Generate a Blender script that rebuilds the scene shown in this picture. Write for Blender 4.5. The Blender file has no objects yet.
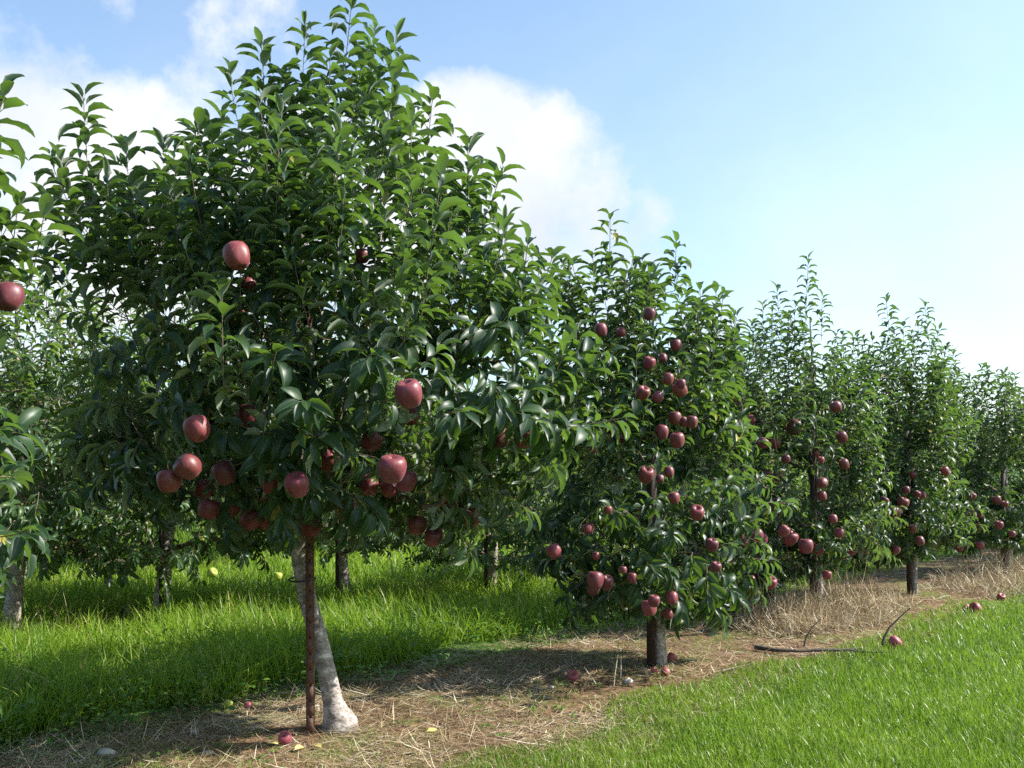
import bpy, math, random
import numpy as np

rng = np.random.default_rng(11)
random.seed(11)
scene = bpy.context.scene
COL = scene.collection

# ------------------------------------------------------------------ camera
CAM = np.array([0.0, 0.0, 1.1])
F = 900.0
PITCH = math.atan(71 / F)
FWD = np.array([0, math.cos(PITCH), math.sin(PITCH)])
UPV = np.array([0, -math.sin(PITCH), math.cos(PITCH)])
cd = bpy.data.cameras.new('camera')
cam = bpy.data.objects.new('camera', cd)
COL.objects.link(cam)
cam.location = CAM
cam.rotation_euler = (math.pi / 2 + PITCH, 0, 0)
cd.sensor_width = 36
cd.lens = 36 * F / 1024
cd.clip_end = 3000
cd.clip_start = 0.05
scene.camera = cam


def ray(px, py):
    return FWD + np.array([1.0, 0, 0]) * (px - 512) / F + UPV * (384 - py) / F


def at(px, py, Y):
    d = ray(px, py)
    return CAM + d * (Y / d[1])


def ground_pt(px, py, z=0.0):
    d = ray(px, py)
    return CAM + d * ((z - CAM[2]) / d[2])


def project(P):
    v = np.atleast_2d(P) - CAM
    zc = v @ FWD
    zc = np.where(zc < 0.05, 0.05, zc)
    return 512 + F * v[:, 0] / zc, 384 - F * (v @ UPV) / zc, zc


def unit(v):
    v = np.asarray(v, float)
    return v / (np.linalg.norm(v, axis=-1, keepdims=True) + 1e-9)


# ------------------------------------------------------------------ helpers
def mesh_np(name, V, Q, mats, attrs=None, smooth=True, midx=None):
    """V (n,3); Q: (m,4) quads or (m,3) tris"""
    me = bpy.data.meshes.new(name)
    V = np.asarray(V, np.float32)
    Q = np.asarray(Q, np.int32)
    k = Q.shape[1]
    me.vertices.add(len(V))
    me.vertices.foreach_set('co', V.ravel())
    me.loops.add(Q.size)
    me.loops.foreach_set('vertex_index', Q.ravel())
    me.polygons.add(len(Q))
    me.polygons.foreach_set('loop_start', np.arange(0, Q.size, k, dtype=np.int32))
    me.polygons.foreach_set('loop_total', np.full(len(Q), k, np.int32))
    if midx is not None:
        me.polygons.foreach_set('material_index', np.asarray(midx, np.int32))
    if smooth:
        me.polygons.foreach_set('use_smooth', np.ones(len(Q), bool))
    me.update(calc_edges=True)
    for nm, val in (attrs or {}).items():
        a = me.attributes.new(nm, 'FLOAT', 'POINT')
        a.data.foreach_set('value', np.asarray(val, np.float32))
    for m in (mats if isinstance(mats, (list, tuple)) else [mats]):
        me.materials.append(m)
    return me


def link(name, me, parent=None, loc=(0, 0, 0)):
    o = bpy.data.objects.new(name, me)
    COL.objects.link(o)
    o.location = loc
    if parent is not None:
        o.parent = parent
    return o


def tag(o, label=None, cat=None, group=None, kind=None):
    if label: o['label'] = label
    if cat: o['category'] = cat
    if group: o['group'] = group
    if kind: o['kind'] = kind
    return o


def empty(name, loc=(0, 0, 0)):
    o = bpy.data.objects.new(name, None)
    o.empty_display_size = 0.2
    COL.objects.link(o)
    o.location = loc
    return o


class Geo:
    def __init__(s):
        s.V = []; s.Q = []; s.n = 0

    def add(s, V, Q):
        s.V.append(V); s.Q.append(np.asarray(Q) + s.n); s.n += len(V)

    def tube(s, pts, rad, sides=6, cap=True):
        pts = np.asarray(pts, float); n = len(pts)
        rad = np.broadcast_to(np.asarray(rad, float), (n,)).copy()
        T = np.gradient(pts, axis=0); T = unit(T)
        ref = np.array([0.31, 0.95, 0.05]) if abs(T[0][2]) > .6 else np.array([0.05, 0.1, 1.0])
        rings = []
        a = np.linspace(0, 2 * math.pi, sides, endpoint=False)
        for i in range(n):
            x = unit(np.cross(T[i], ref)); y = np.cross(T[i], x)
            ref = y if False else ref
            rings.append(pts[i] + rad[i] * (np.cos(a)[:, None] * x + np.sin(a)[:, None] * y))
        V = np.concatenate(rings)
        q = []
        for i in range(n - 1):
            for j in range(sides):
                k = (j + 1) % sides
                q.append((i * sides + j, i * sides + k, (i + 1) * sides + k, (i + 1) * sides + j))
        s.add(V, q)
        if cap:
            for i, fl in ((0, 1), (n - 1, 0)):
                c = len(rings[0])
                Vc = np.vstack([rings[i], pts[i]])
                qq = []
                for j in range(0, sides, 2):
                    k, l = (j + 1) % sides, (j + 2) % sides
                    qq.append((c, j, k, l) if not fl else (c, l, k, j))
                s.add(Vc, qq)

    def segs(s, A, B, ra, rb, sides=5):
        """many frusta at once"""
        A = np.asarray(A); B = np.asarray(B)
        n = len(A)
        if n == 0: return
        T = unit(B - A)
        ref = np.where(np.abs(T[:, 2:3]) > .8, np.array([[1.0, 0, 0]]), np.array([[0, 0, 1.0]]))
        x = unit(np.cross(T, ref)); y = np.cross(T, x)
        a = np.linspace(0, 2 * math.pi, sides, endpoint=False)
        c = np.cos(a)[None, :, None]; d = np.sin(a)[None, :, None]
        off = c * x[:, None] + d * y[:, None]
        V = np.concatenate([A[:, None] + off * ra[:, None, None], (B + T * rb[:, None] * .4)[:, None] + off * rb[:, None, None]], 1)
        j = np.arange(sides); k = (j + 1) % sides
        q = np.stack([j, k, k + sides, j + sides], 1)
        Q = (q[None] + (np.arange(n) * 2 * sides)[:, None, None]).reshape(-1, 4)
        s.add(V.reshape(-1, 3), Q)

    def mesh(s, name, mat, attrs=None, smooth=True):
        return mesh_np(name, np.concatenate(s.V), np.concatenate(s.Q), mat, attrs, smooth)


# ------------------------------------------------------------------ materials
def new_mat(name):
    m = bpy.data.materials.new(name); m.use_nodes = True
    nt = m.node_tree
    for n in list(nt.nodes): nt.nodes.remove(n)
    out = nt.nodes.new('ShaderNodeOutputMaterial')
    return m, nt, out


def N(nt, t, **kw):
    n = nt.nodes.new(t)
    for k, v in kw.items():
        if k in n.inputs: n.inputs[k].default_value = v
        else: setattr(n, k, v)
    return n


def L(nt, a, b): nt.links.new(a, b)


def math_n(nt, op, a, b=None, c=None, clamp=False):
    n = nt.nodes.new('ShaderNodeMath'); n.operation = op; n.use_clamp = clamp
    for i, v in enumerate((a, b, c)):
        if v is None: continue
        if isinstance(v, (int, float)): n.inputs[i].default_value = v
        else: L(nt, v, n.inputs[i])
    return n.outputs[0]


def ramp(nt, fac, stops):
    r = nt.nodes.new('ShaderNodeValToRGB')
    e = r.color_ramp.elements
    while len(e) < len(stops): e.new(0.5)
    for x, (p, c) in zip(e, stops):
        x.position = p; x.color = (*c, 1)
    L(nt, fac, r.inputs[0])
    return r.outputs[0]


def mix(nt, fac, a, b, t='MIX'):
    n = nt.nodes.new('ShaderNodeMixRGB'); n.blend_type = t
    for i, v in zip((0, 1, 2), (fac, a, b)):
        if isinstance(v, (int, float)): n.inputs[i].default_value = v
        elif isinstance(v, tuple): n.inputs[i].default_value = (*v, 1)
        else: L(nt, v, n.inputs[i])
    return n.outputs[0]


def noise(nt, scale, detail=4, vec=None, rough=.55):
    n = nt.nodes.new('ShaderNodeTexNoise')
    n.inputs['Scale'].default_value = scale; n.inputs['Detail'].default_value = detail
    n.inputs['Roughness'].default_value = rough
    if vec is None:
        tc = nt.nodes.new('ShaderNodeTexCoord'); vec = tc.outputs['Object']
    L(nt, vec, n.inputs['Vector'])
    return n.outputs['Fac']


def leaf_mat(name, dark, mid, light, under, trans=.35, rough=.42, tcol=(.22, .42, .03), spec=.45):
    m, nt, out = new_mat(name)
    at_ = N(nt, 'ShaderNodeAttribute', attribute_name='var')
    ac = N(nt, 'ShaderNodeAttribute', attribute_name='across')
    col = ramp(nt, at_.outputs['Fac'], [(0, dark), (.5, mid), (.93, light), (1, (.30, .26, .05))])
    # pale midrib
    rib = math_n(nt, 'SUBTRACT', 1.0, math_n(nt, 'MULTIPLY', math_n(nt, 'ABSOLUTE', ac.outputs['Fac']), 9.0), clamp=True)
    col = mix(nt, math_n(nt, 'MULTIPLY', rib, .25), col, under)
    geo = N(nt, 'ShaderNodeNewGeometry')
    col2 = mix(nt, geo.outputs['Backfacing'], col, mix(nt, .9, col, under))
    p = N(nt, 'ShaderNodeBsdfPrincipled', Roughness=rough)
    p.inputs['Specular IOR Level'].default_value = spec
    L(nt, col2, p.inputs['Base Color'])
    L(nt, math_n(nt, 'ADD', rough, math_n(nt, 'MULTIPLY', geo.outputs['Backfacing'], .35)), p.inputs['Roughness'])
    t = N(nt, 'ShaderNodeBsdfTranslucent')
    L(nt, mix(nt, math_n(nt, 'MULTIPLY', at_.outputs['Fac'], .6), tuple(.6 * c for c in tcol), tcol), t.inputs['Color'])
    ms = nt.nodes.new('ShaderNodeMixShader'); ms.inputs[0].default_value = trans
    L(nt, p.outputs[0], ms.inputs[1]); L(nt, t.outputs[0], ms.inputs[2])
    L(nt, ms.outputs[0], out.inputs[0])
    return m


M_LEAF = leaf_mat('leaf_red_apple_tree', (.010, .031, .013), (.020, .052, .018), (.046, .088, .026), (.38, .42, .32), trans=.30, tcol=(.20, .37, .035), rough=.43, spec=.42)
M_LEAF_PALE = leaf_mat('leaf_grey_green', (.022, .056, .020), (.042, .088, .028), (.09, .145, .05), (.34, .40, .30), rough=.38, trans=.36, tcol=(.26, .44, .04))


def grass_mat(name, dark, mid, light, dry, trans=.35, tcol=(.25, .5, .03), rough=.45, dryat=.93):
    m, nt, out = new_mat(name)
    a = N(nt, 'ShaderNodeAttribute', attribute_name='var')
    col = ramp(nt, a.outputs['Fac'], [(0, dark), (.5, mid), (dryat - .06, light), (dryat + .02, dry)])
    p = N(nt, 'ShaderNodeBsdfPrincipled', Roughness=rough)
    p.inputs['Specular IOR Level'].default_value = .4
    L(nt, col, p.inputs['Base Color'])
    t = N(nt, 'ShaderNodeBsdfTranslucent')
    L(nt, mix(nt, .5, col, tcol), t.inputs['Color'])
    ms = nt.nodes.new('ShaderNodeMixShader'); ms.inputs[0].default_value = trans
    L(nt, p.outputs[0], ms.inputs[1]); L(nt, t.outputs[0], ms.inputs[2])
    L(nt, ms.outputs[0], out.inputs[0])
    return m


M_LAWN = grass_mat('mown_grass', (.075, .16, .012), (.15, .25, .018), (.26, .36, .045), (.42, .40, .14), trans=.38, tcol=(.33, .54, .04), rough=.38)
M_TALL = grass_mat('tall_grass', (.075, .15, .012), (.155, .27, .018), (.29, .38, .04), (.50, .44, .20), trans=.45, tcol=(.46, .70, .05))
M_WEED = grass_mat('weed_leaf', (.05, .12, .015), (.09, .19, .02), (.15, .26, .03), (.3, .25, .08))


def simple(name, c1, c2, scale, rough=.8, bump=.0, spec=.3, bscale=None, detail=5):
    m, nt, out = new_mat(name)
    f = noise(nt, scale, detail)
    p = N(nt, 'ShaderNodeBsdfPrincipled', Roughness=rough)
    p.inputs['Specular IOR Level'].default_value = spec
    L(nt, ramp(nt, f, [(.3, c1), (.7, c2)]), p.inputs['Base Color'])
    if bump:
        b = N(nt, 'ShaderNodeBump', Strength=bump, Distance=.01)
        L(nt, noise(nt, bscale or scale * 2, 4), b.inputs['Height']); L(nt, b.outputs[0], p.inputs['Normal'])
    L(nt, p.outputs[0], out.inputs[0])
    return m


def bark_mat(name, c1, c2, c3):
    m, nt, out = new_mat(name)
    tc = N(nt, 'ShaderNodeTexCoord')
    mp = N(nt, 'ShaderNodeMapping'); mp.inputs['Scale'].default_value = (1, 1, 1.7)   # bands run round the trunk
    L(nt, tc.outputs['Object'], mp.inputs[0])
    f = noise(nt, 22, 6, mp.outputs[0]); g = noise(nt, 70, 4, mp.outputs[0]); h = noise(nt, 6, 3)
    col = ramp(nt, f, [(.32, c1), (.55, c2), (.7, c3)])
    col = mix(nt, ramp(nt, g, [(.52, (0, 0, 0)), (.62, (.75, .75, .75))]), col, c1)
    col = mix(nt, ramp(nt, h, [(.5, (0, 0, 0)), (.7, (.4, .4, .4))]), col, (.12, .13, .07))
    p = N(nt, 'ShaderNodeBsdfPrincipled', Roughness=.75)
    p.inputs['Specular IOR Level'].default_value = .25
    L(nt, col, p.inputs['Base Color'])
    b = N(nt, 'ShaderNodeBump', Strength=.6, Distance=.006)
    L(nt, math_n(nt, 'ADD', f, g), b.inputs['Height']); L(nt, b.outputs[0], p.inputs['Normal'])
    L(nt, p.outputs[0], out.inputs[0])
    return m


M_BARK = bark_mat('bark_grey', (.13, .10, .085), (.38, .33, .29), (.58, .52, .47))
M_TWIG = simple('twig_bark', (.11, .07, .05), (.22, .16, .12), 30, .6, .3)
M_DEAD = simple('dead_branch', (.035, .028, .024), (.10, .085, .07), 40, .85, .5)
M_STRAW = grass_mat('straw', (.09, .055, .03), (.30, .21, .11), (.60, .50, .33), (.76, .70, .54), .12, (.5, .4, .2), .6)
M_STAKE = simple('rusty_steel', (.07, .036, .024), (.15, .078, .052), 60, .7, .3)
M_STAKE_DARK = simple('dark_weathered_steel', (.022, .016, .014), (.07, .045, .035), 50, .75, .3)
M_TIE = simple('black_rubber_tie', (.012, .012, .012), (.03, .03, .03), 30, .6)
M_STONE = simple('pale_stone', (.30, .27, .22), (.5, .46, .4), 30, .85, .5)
M_DRYLEAF = simple('yellow_leaf', (.45, .36, .10), (.62, .54, .22), 20, .6)
M_STEM = simple('apple_stem', (.06, .035, .02), (.14, .09, .05), 50, .7)


def apple_mat(name, a, b, c, streak=True):
    m, nt, out = new_mat(name)
    tc = N(nt, 'ShaderNodeTexCoord')
    oi = N(nt, 'ShaderNodeObjectInfo')
    mp = N(nt, 'ShaderNodeMapping'); mp.inputs['Scale'].default_value = (1, 1, .15)
    va = N(nt, 'ShaderNodeVectorMath', operation='ADD')
    L(nt, tc.outputs['Object'], va.inputs[0]); L(nt, oi.outputs['Random'], va.inputs[1])
    L(nt, va.outputs[0], mp.inputs[0])
    st = noise(nt, 130, 3, mp.outputs[0])
    bl = noise(nt, 14, 2, va.outputs[0])
    col = ramp(nt, st, [(.35, a), (.65, b)])
    col = mix(nt, ramp(nt, bl, [(.58, (0, 0, 0)), (.75, (.45, .45, .45))]), col, c)
    vo = N(nt, 'ShaderNodeTexVoronoi', Scale=190.0); L(nt, va.outputs[0], vo.inputs['Vector'])
    col = mix(nt, ramp(nt, vo.outputs['Distance'], [(.1, (.45, .45, .45)), (.2, (0, 0, 0))]), col, (.55, .38, .22))
    hs = N(nt, 'ShaderNodeHueSaturation', Fac=1.0)
    L(nt, math_n(nt, 'ADD', .72, math_n(nt, 'MULTIPLY', oi.outputs['Random'], .75)), hs.inputs['Value'])
    L(nt, math_n(nt, 'ADD', .488, math_n(nt, 'MULTIPLY', math_n(nt, 'FRACT', math_n(nt, 'MULTIPLY', oi.outputs['Random'], 7.3)), .022)), hs.inputs['Hue'])
    L(nt, col, hs.inputs['Color']); col = hs.outputs[0]
    p = N(nt, 'ShaderNodeBsdfPrincipled', Roughness=.46)
    p.inputs['Specular IOR Level'].default_value = .5
    p.inputs['Sheen Weight'].default_value = .08
    L(nt, col, p.inputs['Base Color'])
    L(nt, p.outputs[0], out.inputs[0])
    return m


M_APPLE = apple_mat('apple_red', (.075, .010, .017), (.19, .028, .036), (.30, .14, .055))
M_APPLE_Y = apple_mat('apple_yellow_green', (.24, .30, .035), (.34, .36, .06), (.40, .26, .06))

# ------------------------------------------------------------------ leaves
def leaf_geo(P, D, Nn, Ln, Wd, curl, fold, var, hi=True):
    """P base points, D direction, Nn upper normal; returns V, Q, attrs"""
    n = len(P)
    if hi:
        t = np.array([0, .14, .28, .47, .68, .86, 1.0]); w = np.array([.05, .07, .70, 1.0, .86, .45, .03])
    else:
        t = np.array([0, .12, .40, .72, 1.0]); w = np.array([.05, .10, .98, .75, .03])
    K = len(t)
    D = unit(D); S = unit(np.cross(D, Nn)); U = np.cross(S, D)
    dt = np.diff(t)
    tm = (t[:-1] + t[1:]) / 2
    ang = -curl[:, None] * tm[None] ** 1.1
    dx = np.cos(ang) * dt * Ln[:, None]; dz = np.sin(ang) * dt * Ln[:, None]
    x = np.concatenate([np.zeros((n, 1)), np.cumsum(dx, 1)], 1)
    z = np.concatenate([np.zeros((n, 1)), np.cumsum(dz, 1)], 1)
    an = -curl[:, None] * t[None] ** 1.1
    mid = P[:, None] + x[..., None] * D[:, None] + z[..., None] * U[:, None]
    nl = -np.sin(an)[..., None] * D[:, None] + np.cos(an)[..., None] * U[:, None]
    hw = (Wd[:, None] * w[None] / 2)
    cf = np.cos(fold)[:, None, None]; sf = np.sin(fold)[:, None, None]
    wob = rng.normal(0, .10, (n, K, 1)) * hw[..., None]
    wob2 = rng.normal(0, .10, (n, K, 1)) * hw[..., None]
    l = mid - S[:, None] * hw[..., None] * cf + nl * (hw[..., None] * sf + wob)
    r = mid + S[:, None] * hw[..., None] * cf + nl * (hw[..., None] * sf + wob2)
    V = np.stack([l, mid, r], 2)  # n,K,3,3
    V = V.reshape(-1, 3)
    q = []
    for i in range(K - 1):
        a = i * 3; b = a + 3
        q.append((a, a + 1, b + 1, b)); q.append((a + 1, a + 2, b + 2, b + 1))
    q = np.array(q)
    Q = (q[None] + (np.arange(n) * K * 3)[:, None, None]).reshape(-1, 4)
    va = np.repeat(var, K * 3)
    ac = np.tile(np.array([-1., 0, 1.]), n * K)
    return V, Q, va, ac


def curve_pts(a, d0, d1, length, n):
    """polyline from a, direction bending d0->d1"""
    ts = np.linspace(0, 1, n)
    dirs = unit((1 - ts)[:, None] * d0 + ts[:, None] * d1)
    step = length / (n - 1)
    p = np.vstack([[0, 0, 0], np.cumsum(dirs[:-1] * step, 0)]) + a
    return p, dirs


class TreeBuilder:
    def __init__(s, base, trunk_pts, trunk_rad, leafL=.088, pale=False, hi=True, density=1.0):
        s.base = np.asarray(base, float)
        s.tp = np.asarray(trunk_pts, float); s.tr = np.asarray(trunk_rad, float)
        s.leafL = leafL; s.hi = hi; s.pale = pale; s.density = density
        s.nodes = []; s.par = []; s.plen = []; s.bid = []; s.isT = []
        # densify trunk
        P = []
        for i in range(len(s.tp) - 1):
            m = max(2, int(np.linalg.norm(s.tp[i + 1] - s.tp[i]) / .07))
            for k in range(m): P.append(s.tp[i] + (s.tp[i + 1] - s.tp[i]) * k / m)
        P.append(s.tp[-1])
        for i, p in enumerate(P):
            s.nodes.append(p); s.par.append(i - 1); s.plen.append(0.0); s.bid.append(-1); s.isT.append(True)
        s.nT = len(P)
        s.leaf = []  # tuples
        s.shoots = []
        s.nb = 0

    def connect(s, A, minz=.25):
        nd = np.array(s.nodes); v = A - nd; d = np.linalg.norm(v, axis=1) + 1e-6
        rise = v[:, 2] / d
        cost = d * (1 + 1.4 * np.clip(.15 - rise, 0, 2)) + .22 * np.array(s.plen)
        cost[nd[:, 2] < s.base[2] + minz] += 5
        i = int(np.argmin(cost)); p = nd[i]
        dist = d[i]
        n = max(2, int(dist / .07) + 1)
        out = A - p
        # arc: starts flatter, finishes steeper
        side = rng.normal(0, .06, 3) * dist
        b = s.bid[i]
        if s.isT[i]:
            b = s.nb; s.nb += 1
        prev = i
        for k in range(1, n + 1):
            t = k / n
            q = p + out * t + side * math.sin(math.pi * t) - np.array([0, 0, 1]) * (.10 * dist * math.sin(math.pi * t))
            s.nodes.append(q); s.par.append(prev); s.plen.append(s.plen[prev] + dist / n); s.bid.append(b); s.isT.append(False)
            prev = len(s.nodes) - 1
        return prev

    def add_shoot(s, node, d0, d1, length, nleaf, r=.0026, size=1.0, tipclust=True, droop=0.0):
        a = s.nodes[node]
        m = max(3, int(length / .05) + 1)
        p, dirs = curve_pts(a, d0, d1, length, m)
        prev = node
        for k in range(1, m):
            s.nodes.append(p[k]); s.par.append(prev); s.plen.append(9.); s.bid.append(s.bid[node]); s.isT.append(False)
            prev = len(s.nodes) - 1
        # leaves
        ph = rng.uniform(0, 6.28)
        ts = np.linspace(.06, 1, nleaf) if nleaf > 1 else np.array([1.])
        for j, t in enumerate(ts):
            x = t * (m - 1); i0 = min(int(x), m - 2); f = x - i0
            pos = p[i0] * (1 - f) + p[i0 + 1] * f; ax = dirs[i0]
            ph += 2.4 + rng.normal(0, .25)
            u = unit(np.cross(ax, [.3, .5, .8] if abs(ax[2]) < .8 else [1., .2, 0])); w = np.cross(ax, u)
            rad = math.cos(ph) * u + math.sin(ph) * w
            tip = max(0, (t - .75) / .25) if tipclust else 0
            el = math.radians(38 + 30 * tip + rng.normal(0, 10))
            D = rad * math.cos(el) + ax * math.sin(el)
            # horizontal-ish shoots: leaves turn up to the light, then hang
            D = D + np.array([0, 0, -.10 + .1 * tip - droop])
            nn = ax * 1.0 + np.array([0, 0, .9]) + rng.normal(0, .18, 3)
            sz = s.leafL * size * (1 - .22 * tip) * (.75 + .25 * min(1, t * 4)) * rng.uniform(.8, 1.15)
            s.leaf.append((*pos, *D, *nn, sz, sz * rng.uniform(.35, .45), rng.uniform(.7, 2.1) * (1 - .25 * tip),
                           rng.uniform(.3, 1.0)))

    def build_leaves(s, cull=None):
        A = np.array(s.leaf)
        if cull is not None and len(A):
            keep = cull(A[:, :3] + unit(A[:, 3:6]) * A[:, 9:10] * .5)
            A = A[keep]
        n = len(A)
        var = np.clip(rng.beta(2.2, 2.2, n) * .92, 0, 1)
        yl = rng.random(n) < .010
        var[yl] = 1.0
        return leaf_geo(A[:, :3] - s.base, A[:, 3:6], A[:, 6:9], A[:, 9], A[:, 10], A[:, 11], A[:, 12], var, s.hi), n

    def wood(s, r0=.0015, expo=2.35):
        nd = np.array(s.nodes); par = np.array(s.par); n = len(nd)
        acc = np.zeros(n)
        has = np.zeros(n, bool)
        for i in range(n - 1, 0, -1):
            if not has[i]: acc[i] = r0 ** expo
            acc[par[i]] += acc[i]; has[par[i]] = True
        rad = np.maximum(acc, r0 ** expo) ** (1 / expo)
        rad = np.minimum(rad, .022)
        br = {}
        idx = [i for i in range(s.nT, n)]
        for i in idx: br.setdefault(s.bid[i], []).append(i)
        return nd, par, rad, br


def inpoly(x, y, poly):
    c = False; n = len(poly); j = n - 1
    for i in range(n):
        xi, yi = poly[i]; xj, yj = poly[j]
        if (yi > y) != (yj > y) and x < (xj - xi) * (y - yi) / (yj - yi) + xi: c = not c
        j = i
    return c


def span_at(poly, y):
    xs = []
    n = len(poly); j = n - 1
    for i in range(n):
        xi, yi = poly[i]; xj, yj = poly[j]
        if (yi > y) != (yj > y): xs.append((xj - xi) * (y - yi) / (yj - yi) + xi)
        j = i
    return (min(xs), max(xs)) if xs else (0, 0)


def clump(P):
    x, y, z = P * 5.2
    return (math.sin(x + 1.3 * z) + math.sin(1.4 * z - .7 * y + 2) + math.sin(1.2 * y + .8 * x + 4) + .6 * math.sin(2.3 * z + 1.9 * x)) / 3.6


def sample_crown(poly, Y, n, axis_x, depth=.85, mindist=.07):
    xs = [p[0] for p in poly]; ys = [p[1] for p in poly]
    pts = []; tries = 0
    wmax = max(span_at(poly, y)[1] - span_at(poly, y)[0] for y in np.linspace(min(ys) + 2, max(ys) - 2, 20))
    while len(pts) < n and tries < n * 60:
        tries += 1
        x = rng.uniform(min(xs), max(xs)); y = rng.uniform(min(ys), max(ys))
        if not inpoly(x, y, poly): continue
        a, b = span_at(poly, y)
        hw = (b - a) / 2; cx = (a + b) / 2
        hwm = hw / F * Y * depth
        u = (x - cx) / hw
        half = hwm * math.sqrt(max(0.02, 1 - u * u))
        s_ = rng.uniform(-1, 1)
        s_ = math.copysign(abs(s_) ** .7, s_)
        dY = s_ * half
        # scale the side offset so the silhouette stays put in depth
        P = at(x, y, Y + dY)
        top = (y - min(ys)) / (max(ys) - min(ys))
        if rng.random() > min(1, .22 + 1.3 * top): continue
        if clump(P) < -.27 and rng.random() < .9: continue
        if pts and min(np.sum((np.array(pts[-400:]) - P) ** 2, 1)) < mindist ** 2 and rng.random() < .8: continue
        pts.append(P)
    return np.array(pts)


APPLES = []     # (tree index, px, py, diameter px)


def make_tree(name_label, base, trunk_pts, trunk_rad, poly, tips, n_att, Y, leafL=.088, hi=True, apples=(), mat=None,
              sides=18, group=None, minz=.3, parts=True, cat='tree', depth=.85, wood_r=.0015, spacing=.017):
    tb = TreeBuilder(base, trunk_pts, trunk_rad, leafL, hi=hi)
    ax = np.array([p for p in tb.nodes])
    pts = sample_crown(poly, Y, n_att, None, depth)
    zmin, zmax = pts[:, 2].min(), pts[:, 2].max()
    def axd(P):
        return np.min(np.linalg.norm(ax - P, axis=1))
    order = sorted(range(len(pts)), key=lambda i: axd(pts[i]) + .1 * rng.random())
    ends = []
    px_ = np.array([p[0] for p in poly] * 2 + [t[0] for t in tips] * 2)
    py_ = np.array([p[1] for p in poly] * 2 + [t[1] for t in tips] * 2)

    def ytop(x):      # how high new wood reaches over this part of the crown
        w = .10 * F / Y
        near = np.abs(px_ - x) < w
        return (py_[near].min() if near.any() else min(p[1] for p in poly)) + .045 * F / Y
    for i in order:
        ends.append((tb.connect(pts[i], minz), pts[i]))
    for px, py, dY, ln in tips:
        tip = at(px, py + 6, Y + dY)
        lean = unit(np.array([rng.normal(0, .05) + (tip[0] - tb.tp[-1][0]) * .10, rng.normal(0, .08), 1.0]))
        b = tip - lean * ln
        e = tb.connect(b, minz)
        tb.add_shoot(e, unit(lean + [0, 0, -.1]), lean, ln, max(6, int(ln / spacing * 1.25)), size=1.06)
        # a side shoot or two leaving the same wood
        for _ in range(int(rng.integers(1, 3))):
            if Y > 6: break
            q = e
            for _k in range(int(rng.integers(0, 3))):
                if not tb.isT[tb.par[q]]: q = tb.par[q]
            dd = unit(lean + rng.normal(0, .28, 3) * [1, 1, 0])
            tb.add_shoot(q, unit(dd + [0, 0, -.3]), dd, ln * rng.uniform(.35, .75), max(6, int(ln * .5 / spacing * 1.3)), size=1.0)
    for e, P in ends:
        h = (P[2] - zmin) / (zmax - zmin)
        k = np.argmin(np.linalg.norm(ax - P, axis=1))
        out = P - ax[k]; out[2] = 0
        rr = np.linalg.norm(out)
        out = unit(out + rng.normal(0, .12, 3) * [1, 1, 0])
        if h > .42 and rng.random() < .8:      # upright new wood
            d0 = unit(out * rng.uniform(.25, .9) + np.array([0, 0, 1.0]) + rng.normal(0, .15, 3))
            d1 = unit(d0 * .5 + np.array([0, 0, .9]))
            ln = rng.uniform(.18, .56) * (1 if Y < 5 else .85)
            tx, ty, _z = project(P + d1 * ln)
            yt = ytop(float(tx[0]))
            if ty[0] < yt: ln *= max(.25, 1 - (yt - ty[0]) / (ln * F / Y))
            tb.add_shoot(e, d0, d1, ln, max(6, int(ln / spacing) + 2), size=rng.uniform(.85, 1.08))
        else:
            up = -.30 + 1.6 * h + rng.normal(0, .3)
            d0 = unit(out * (1.1 - .5 * h) + np.array([0, 0, up]) + rng.normal(0, .35, 3))
            d1 = unit(d0 * .8 + np.array([0, 0, -.45 + 1.3 * h]) + rng.normal(0, .2, 3))
            ln = rng.uniform(.08, .26)
            tb.add_shoot(e, d0, d1, ln, max(6, int(ln / spacing) + 4), size=rng.uniform(.85, 1.1), droop=max(0, .55 - h * 1.1))
        # short spurs along the way
        q = e
        for _ in range(2):
            for _ in range(3):
                if tb.par[q] > 0 and not tb.isT[tb.par[q]]: q = tb.par[q]
            if tb.isT[q]: break
            if rng.random() < .75:
                dd = unit(rng.normal(0, .7, 3) + [0, 0, .4])
                tb.add_shoot(q, dd, dd, .03, int(rng.integers(4, 7)), size=.85, tipclust=False)
    ap = [at(a[0], a[1], a[3]) for a in apples]

    def cull(C):
        keep = np.ones(len(C), bool)
        if apples:
            x, y, z = project(C)
            for a in apples:
                near = (np.hypot(x - a[0], y - a[1]) < a[2] * .52 + 6 * 3.5 / Y) & (z < a[3] + .06) & (z > a[3] - .9)
                keep &= ~(near & (rng.random(len(C)) < a[4]))
        return keep
    root = empty('apple_tree', base)
    tag(root, name_label, cat, group)
    (V, Q, va, ac), nl = tb.build_leaves(cull if apples else None)
    link('crown', mesh_np('crown', V, Q, mat or M_LEAF, {'var': va, 'across': ac}), root)
    g = Geo()
    tpp = np.repeat(tb.tp - tb.base, 4, 0)[:-3]
    ii = np.arange(len(tpp)) / 4; k0 = np.floor(ii).astype(int); fr = (ii - k0)[:, None]
    k1 = np.minimum(k0 + 1, len(tb.tp) - 1)
    tl = tb.tp - tb.base
    g.tube(tl[k0] * (1 - fr) + tl[k1] * fr, tb.tr[k0] * (1 - fr[:, 0]) + tb.tr[k1] * fr[:, 0], sides)
    v_ = g.V[0]
    g.V[0] = v_ + (np.sin(v_ * [61, 57, 43] + [0, 1, 2]) * np.sin(v_[:, [1, 2, 0]] * 83)) * .07 * np.clip(tb.tr.max() * .9 - .0 * v_, .01, .05) * [1, 1, .2]
    link('trunk', g.mesh('trunk', M_BARK), root)
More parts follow.
